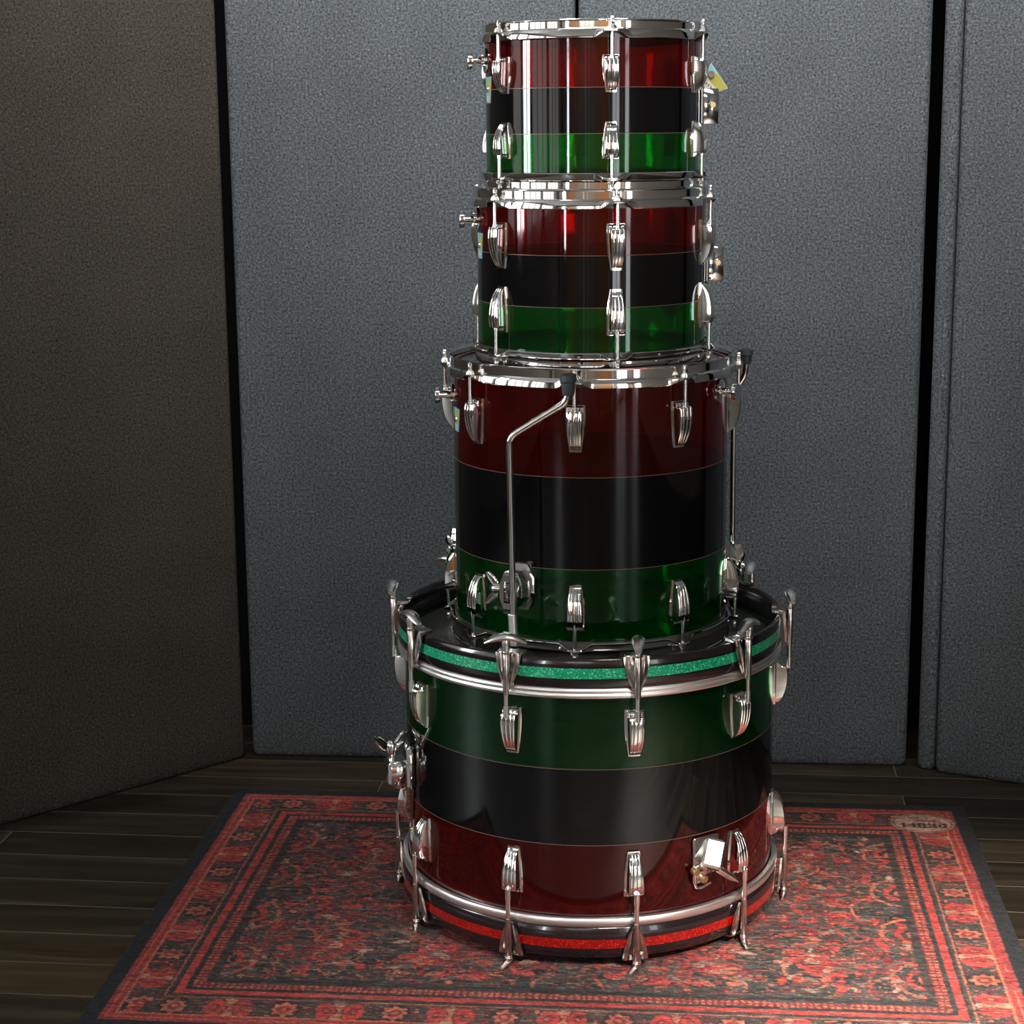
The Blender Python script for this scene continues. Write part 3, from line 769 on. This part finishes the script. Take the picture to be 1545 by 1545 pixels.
    bump(m, n.outputs['Fac'], .4, .002)
    me.materials.append(m)
    o = put(me, 'patterned_rug', None, (-.635, .427, 0))
    o['label'] = 'worn red and charcoal oriental rug under the drum tower'; o['category'] = 'rug'
rug()

# ------------------------------------------------------------------ felt panels
def panel(x0, y0, x1, y1, mt, label, h=2.35, th=.05, gap=.003, lean=0):
    a = math.atan2(y1-y0, x1-x0); L = math.hypot(x1-x0, y1-y0)-2*gap
    m = MB(); r = .012; n = 4
    # rounded slab standing on the floor: outline in plan, loft upward
    def ring(z, k):
        pts = []
        for cx_, cy_, a0 in ((L-r, r, -90), (L-r, th-r, 0), (r, th-r, 90), (r, r, 180)):
            for q in range(n+1):
                t = (a0+90*q/n)*D2R; pts.append((gap+cx_+(r-k)*math.cos(t), cy_+(r-k)*math.sin(t), z))
        return pts
    m.loft([ring(.0, .006), ring(.004, .002), ring(.012, 0)]+[ring(z, 0) for z in np.linspace(.05, h-.02, 12)]+[ring(h, .006)], True, True)
    o = m.obj('felt_panel', mt, None, loc=(x0, y0, .0006), rot=(0, 0, a), smooth=50)
    o['label'] = label; o['category'] = 'acoustic panel'; o['group'] = 'felt acoustic panels'
    return o
panel(-.641, .610, -.021, .591, felt_m, 'upright charcoal felt panel behind the drums, left half of the back row')
panel(-.021, .591, .589, .571, felt_m, 'upright charcoal felt panel behind the drums, right half of the back row')
dl = (-.7071, -.7071)
panel(-.6445-.62*.7071, .604-.62*.7071, -.6445, .604, felt_w, 'brownish felt panel angled toward the viewer at the far left')
panel(.628, .541, .628+.62*.914, .541-.62*.406, felt_m, 'bluish grey felt panel angled toward the viewer at the far right')
o = panel(.6000, .5650, .6265, .5440, felt_m, 'narrow upright felt strip in the gap left of the far right panel', th=.03, gap=.0005)

# ------------------------------------------------------------------ room
fl = MB(); fl.box((0, -2.2, -.05), (7.2, 6.4, .1)); structure(fl.obj('floor', wood_floor(), smooth=0))
X0, X1, Y0, Y1, ZC = -3.2, 3.4, -5.2, .80, 2.75
w = MB(); w.box((0.1, Y1+.05, ZC/2), (6.9, .1, ZC)); structure(w.obj('wall_back', dwall_m, smooth=0))
w = MB(); w.box((0.1, -2.2, ZC+.05), (6.9, 6.3, .1)); structure(w.obj('ceiling', ceil_m, smooth=0))
def wall_x(x, nm, holes, m_):
    """wall in the y-z plane with rectangular holes (y0,y1,z0,z1), sorted"""
    w = MB(); y = Y0
    for (a, b, c, d) in holes:
        w.box((x, (y+a)/2, ZC/2), (.1, a-y, ZC)); 
        if c > 0: w.box((x, (a+b)/2, c/2), (.1, b-a, c))
        w.box((x, (a+b)/2, (d+ZC)/2), (.1, b-a, ZC-d)); y = b
    w.box((x, (y+Y1)/2, ZC/2), (.1, Y1-y, ZC)); return structure(w.obj(nm, m_, smooth=0))
def wall_y(yy, nm, holes, m_):
    w = MB(); x = X0
    for (a, b, c, d) in holes:
        w.box(((x+a)/2, yy, ZC/2), (a-x, .1, ZC))
        if c > 0: w.box(((a+b)/2, yy, c/2), (b-a, .1, c))
        w.box(((a+b)/2, yy, (d+ZC)/2), (b-a, .1, ZC-d)); x = b
    w.box(((x+X1)/2, yy, ZC/2), (X1-x, .1, ZC)); return structure(w.obj(nm, m_, smooth=0))
def window(nm, axis, pos, a, b, c, d, mull, bars, mt, inward):
    f = MB(); t = .05; pn = MB()
    def bx(m, u0, u1, z0, z1, th, off=0):
        cc = ((u0+u1)/2, pos+off, (z0+z1)/2) if axis == 'y' else (pos+off, (u0+u1)/2, (z0+z1)/2)
        dd = (u1-u0, th, z1-z0) if axis == 'y' else (th, u1-u0, z1-z0)
        m.box(cc, dd)
    for u0, u1, z0, z1 in ((a, a+t, c, d), (b-t, b, c, d), (a, b, c, c+t), (a, b, d-t, d)): bx(f, u0, u1, z0, z1, .07)
    for k in range(1, mull): q = a+(b-a)*k/mull; bx(f, q-.02, q+.02, c, d, .05)
    for k in range(1, bars): q = c+(d-c)*k/bars; bx(f, a, b, q-.015, q+.015, .045)
    o = structure(f.obj(nm, frame_m, smooth=0))
    bx(pn, a+.002, b-.002, c+.002, d-.002, .004, -inward*.03); p = pn.obj('pane', mt, o, smooth=0)
    return o
sky1 = emis('bright_daylight_pane', (.92, .97, 1.0, 1), 30.0)
sky2 = emis('soft_daylight_pane', (.95, .97, 1.0, 1), 7.5)
sky4 = emis('hazy_daylight_pane', (1.0, .97, .93, 1), 1.9)
sky3 = emis('warm_daylight_pane', (1.0, .95, .88, 1), 4.0)
wall_x(X0-.05, 'wall_left', [(-4.6, -3.1, .80, 2.5), (-2.95, -1.45, .80, 2.5), (-1.36, -.72, .80, 2.5), (-.62, .10, .80, 2.5)], wall_m)
window('window_7', 'x', X0-.05, -2.95, -1.45, .80, 2.5, 3, 2, sky4, 1)
window('window_8', 'x', X0-.05, -.62, .10, .80, 2.5, 1, 2, sky4, 1)
window('window_6', 'x', X0-.05, -4.6, -3.1, .80, 2.5, 3, 2, sky4, 1)
window('window_1', 'x', X0-.05, -1.36, -.72, .80, 2.5, 2, 2, sky1, 1)
wall_x(X1+.05, 'wall_right', [(-5.1, -4.25, 0.0, 2.2)], wall_m)
window('window_2', 'x', X1+.05, -5.1, -4.25, .0, 2.2, 1, 3, sky2, -1)
wall_y(Y0-.05, 'wall_front', [(-2.62, -2.30, .6, 2.4), (-1.2, .2, 1.55, 2.45), (1.95, 2.85, .0, 2.3)], wall_m)
window('window_3', 'y', Y0-.05, -2.62, -2.30, .6, 2.4, 1, 2, sky1, 1)
window('window_4', 'y', Y0-.05, -1.2, .2, 1.55, 2.45, 3, 1, sky3, 1)
window('window_5', 'y', Y0-.05, 1.95, 2.85, .0, 2.3, 2, 2, sky2, 1)
dr = MB(); dr.box((-1.75, Y0+.025, 1.03), (.62, .05, 2.06)); structure(dr.obj('door_1', oak_m, smooth=0))
dr = MB(); dr.box((1.1, Y0+.025, 1.03), (.82, .05, 2.06)); structure(dr.obj('door_2', oak_m, smooth=0))

for k, (x, wd_, hh_, mt_) in enumerate(((-.62, .10, 2.3, frame_m), (-.30, .05, 2.5, frame_m), (.42, .16, 2.1, oak_m), (1.62, .06, 2.4, frame_m), (3.05, .10, 2.3, oak_m), (-2.9, .14, 2.4, frame_m))):
    t = MB(); t.box((x, Y0+.03, hh_/2), (wd_, .06, hh_)); structure(t.obj('streak_strip_%d' % (k+1), mt_, smooth=0))  # unseen strips, added to vary the streaks mirrored in the shells
def lamp(kind, name, loc, tgt, energy, col, **kw):
    l = bpy.data.lights.new(name, kind); l.energy = energy; l.color = col
    for k, v_ in kw.items(): setattr(l, k, v_)
    o = bpy.data.objects.new(name, l); C.objects.link(o); o.location = loc
    o.rotation_euler = (Vector(tgt)-Vector(loc)).to_track_quat('-Z', 'Y').to_euler(); return o
lamp('SPOT', 'added_rug_spot', (1.35, -2.9, 2.6), (.66, -.55, 0), 2600, (1, .91, .80), spot_size=math.radians(20), spot_blend=1.0, shadow_soft_size=.04)  # added spot in place of the sun patch on the rug, also glints on the spur
lamp('AREA', 'added_area_fill', (.3, -4.3, 2.66), (.3, -5.2, 1.0), 60, (1, .93, .84), shape='RECTANGLE', size=4.5, size_y=.2, spread=math.radians(110))  # added fill, brightens the front wall for the chrome to mirror
lamp('AREA', 'added_area_fill', (.15, -1.0, 2.66), (.1, .6, 1.85), 52, (.93, .97, 1), shape='RECTANGLE', size=2.2, size_y=.3, spread=math.radians(80))  # added fill, makes the felt panels brighter towards the top
lamp('SPOT', 'added_rug_spot', (.5, -2.2, 2.65), (.25, -.86, 0), 800, (1, .97, .92), spot_size=math.radians(36), spot_blend=1.0, shadow_soft_size=.25)  # added spot, brightens the front of the rug

wd = bpy.data.worlds.new('world'); bpy.context.scene.world = wd; wd.use_nodes = True
wd.node_tree.nodes['Background'].inputs[0].default_value = (.6, .7, .8, 1); wd.node_tree.nodes['Background'].inputs[1].default_value = .3

# ------------------------------------------------------------------ camera
f_, D_, H_, pt, ro, yw = 2780.91, 2.6959, 1.15553, .20345, -.008869, -.042576
F = Vector((math.sin(yw)*math.cos(pt), math.cos(yw)*math.cos(pt), -math.sin(pt)))
Rt = Vector((math.cos(yw), -math.sin(yw), 0)); U = Rt.cross(F)
R_ = Rt*math.cos(ro)+U*math.sin(ro); U_ = -Rt*math.sin(ro)+U*math.cos(ro)
cam = bpy.data.cameras.new('camera'); co = bpy.data.objects.new('camera', cam); C.objects.link(co)
co.matrix_world = Matrix(((R_.x, U_.x, -F.x, 0), (R_.y, U_.y, -F.y, -D_), (R_.z, U_.z, -F.z, H_), (0, 0, 0, 1)))
cam.sensor_fit = 'HORIZONTAL'; cam.sensor_width = 36; cam.lens = f_/1545*36; cam.clip_start = .05
sc = bpy.context.scene; sc.camera = co
sc.view_settings.view_transform = 'Standard'; sc.view_settings.look = 'None'; sc.view_settings.gamma = 1
sc.view_settings.use_curve_mapping = False; sc.view_settings.exposure = 0.0
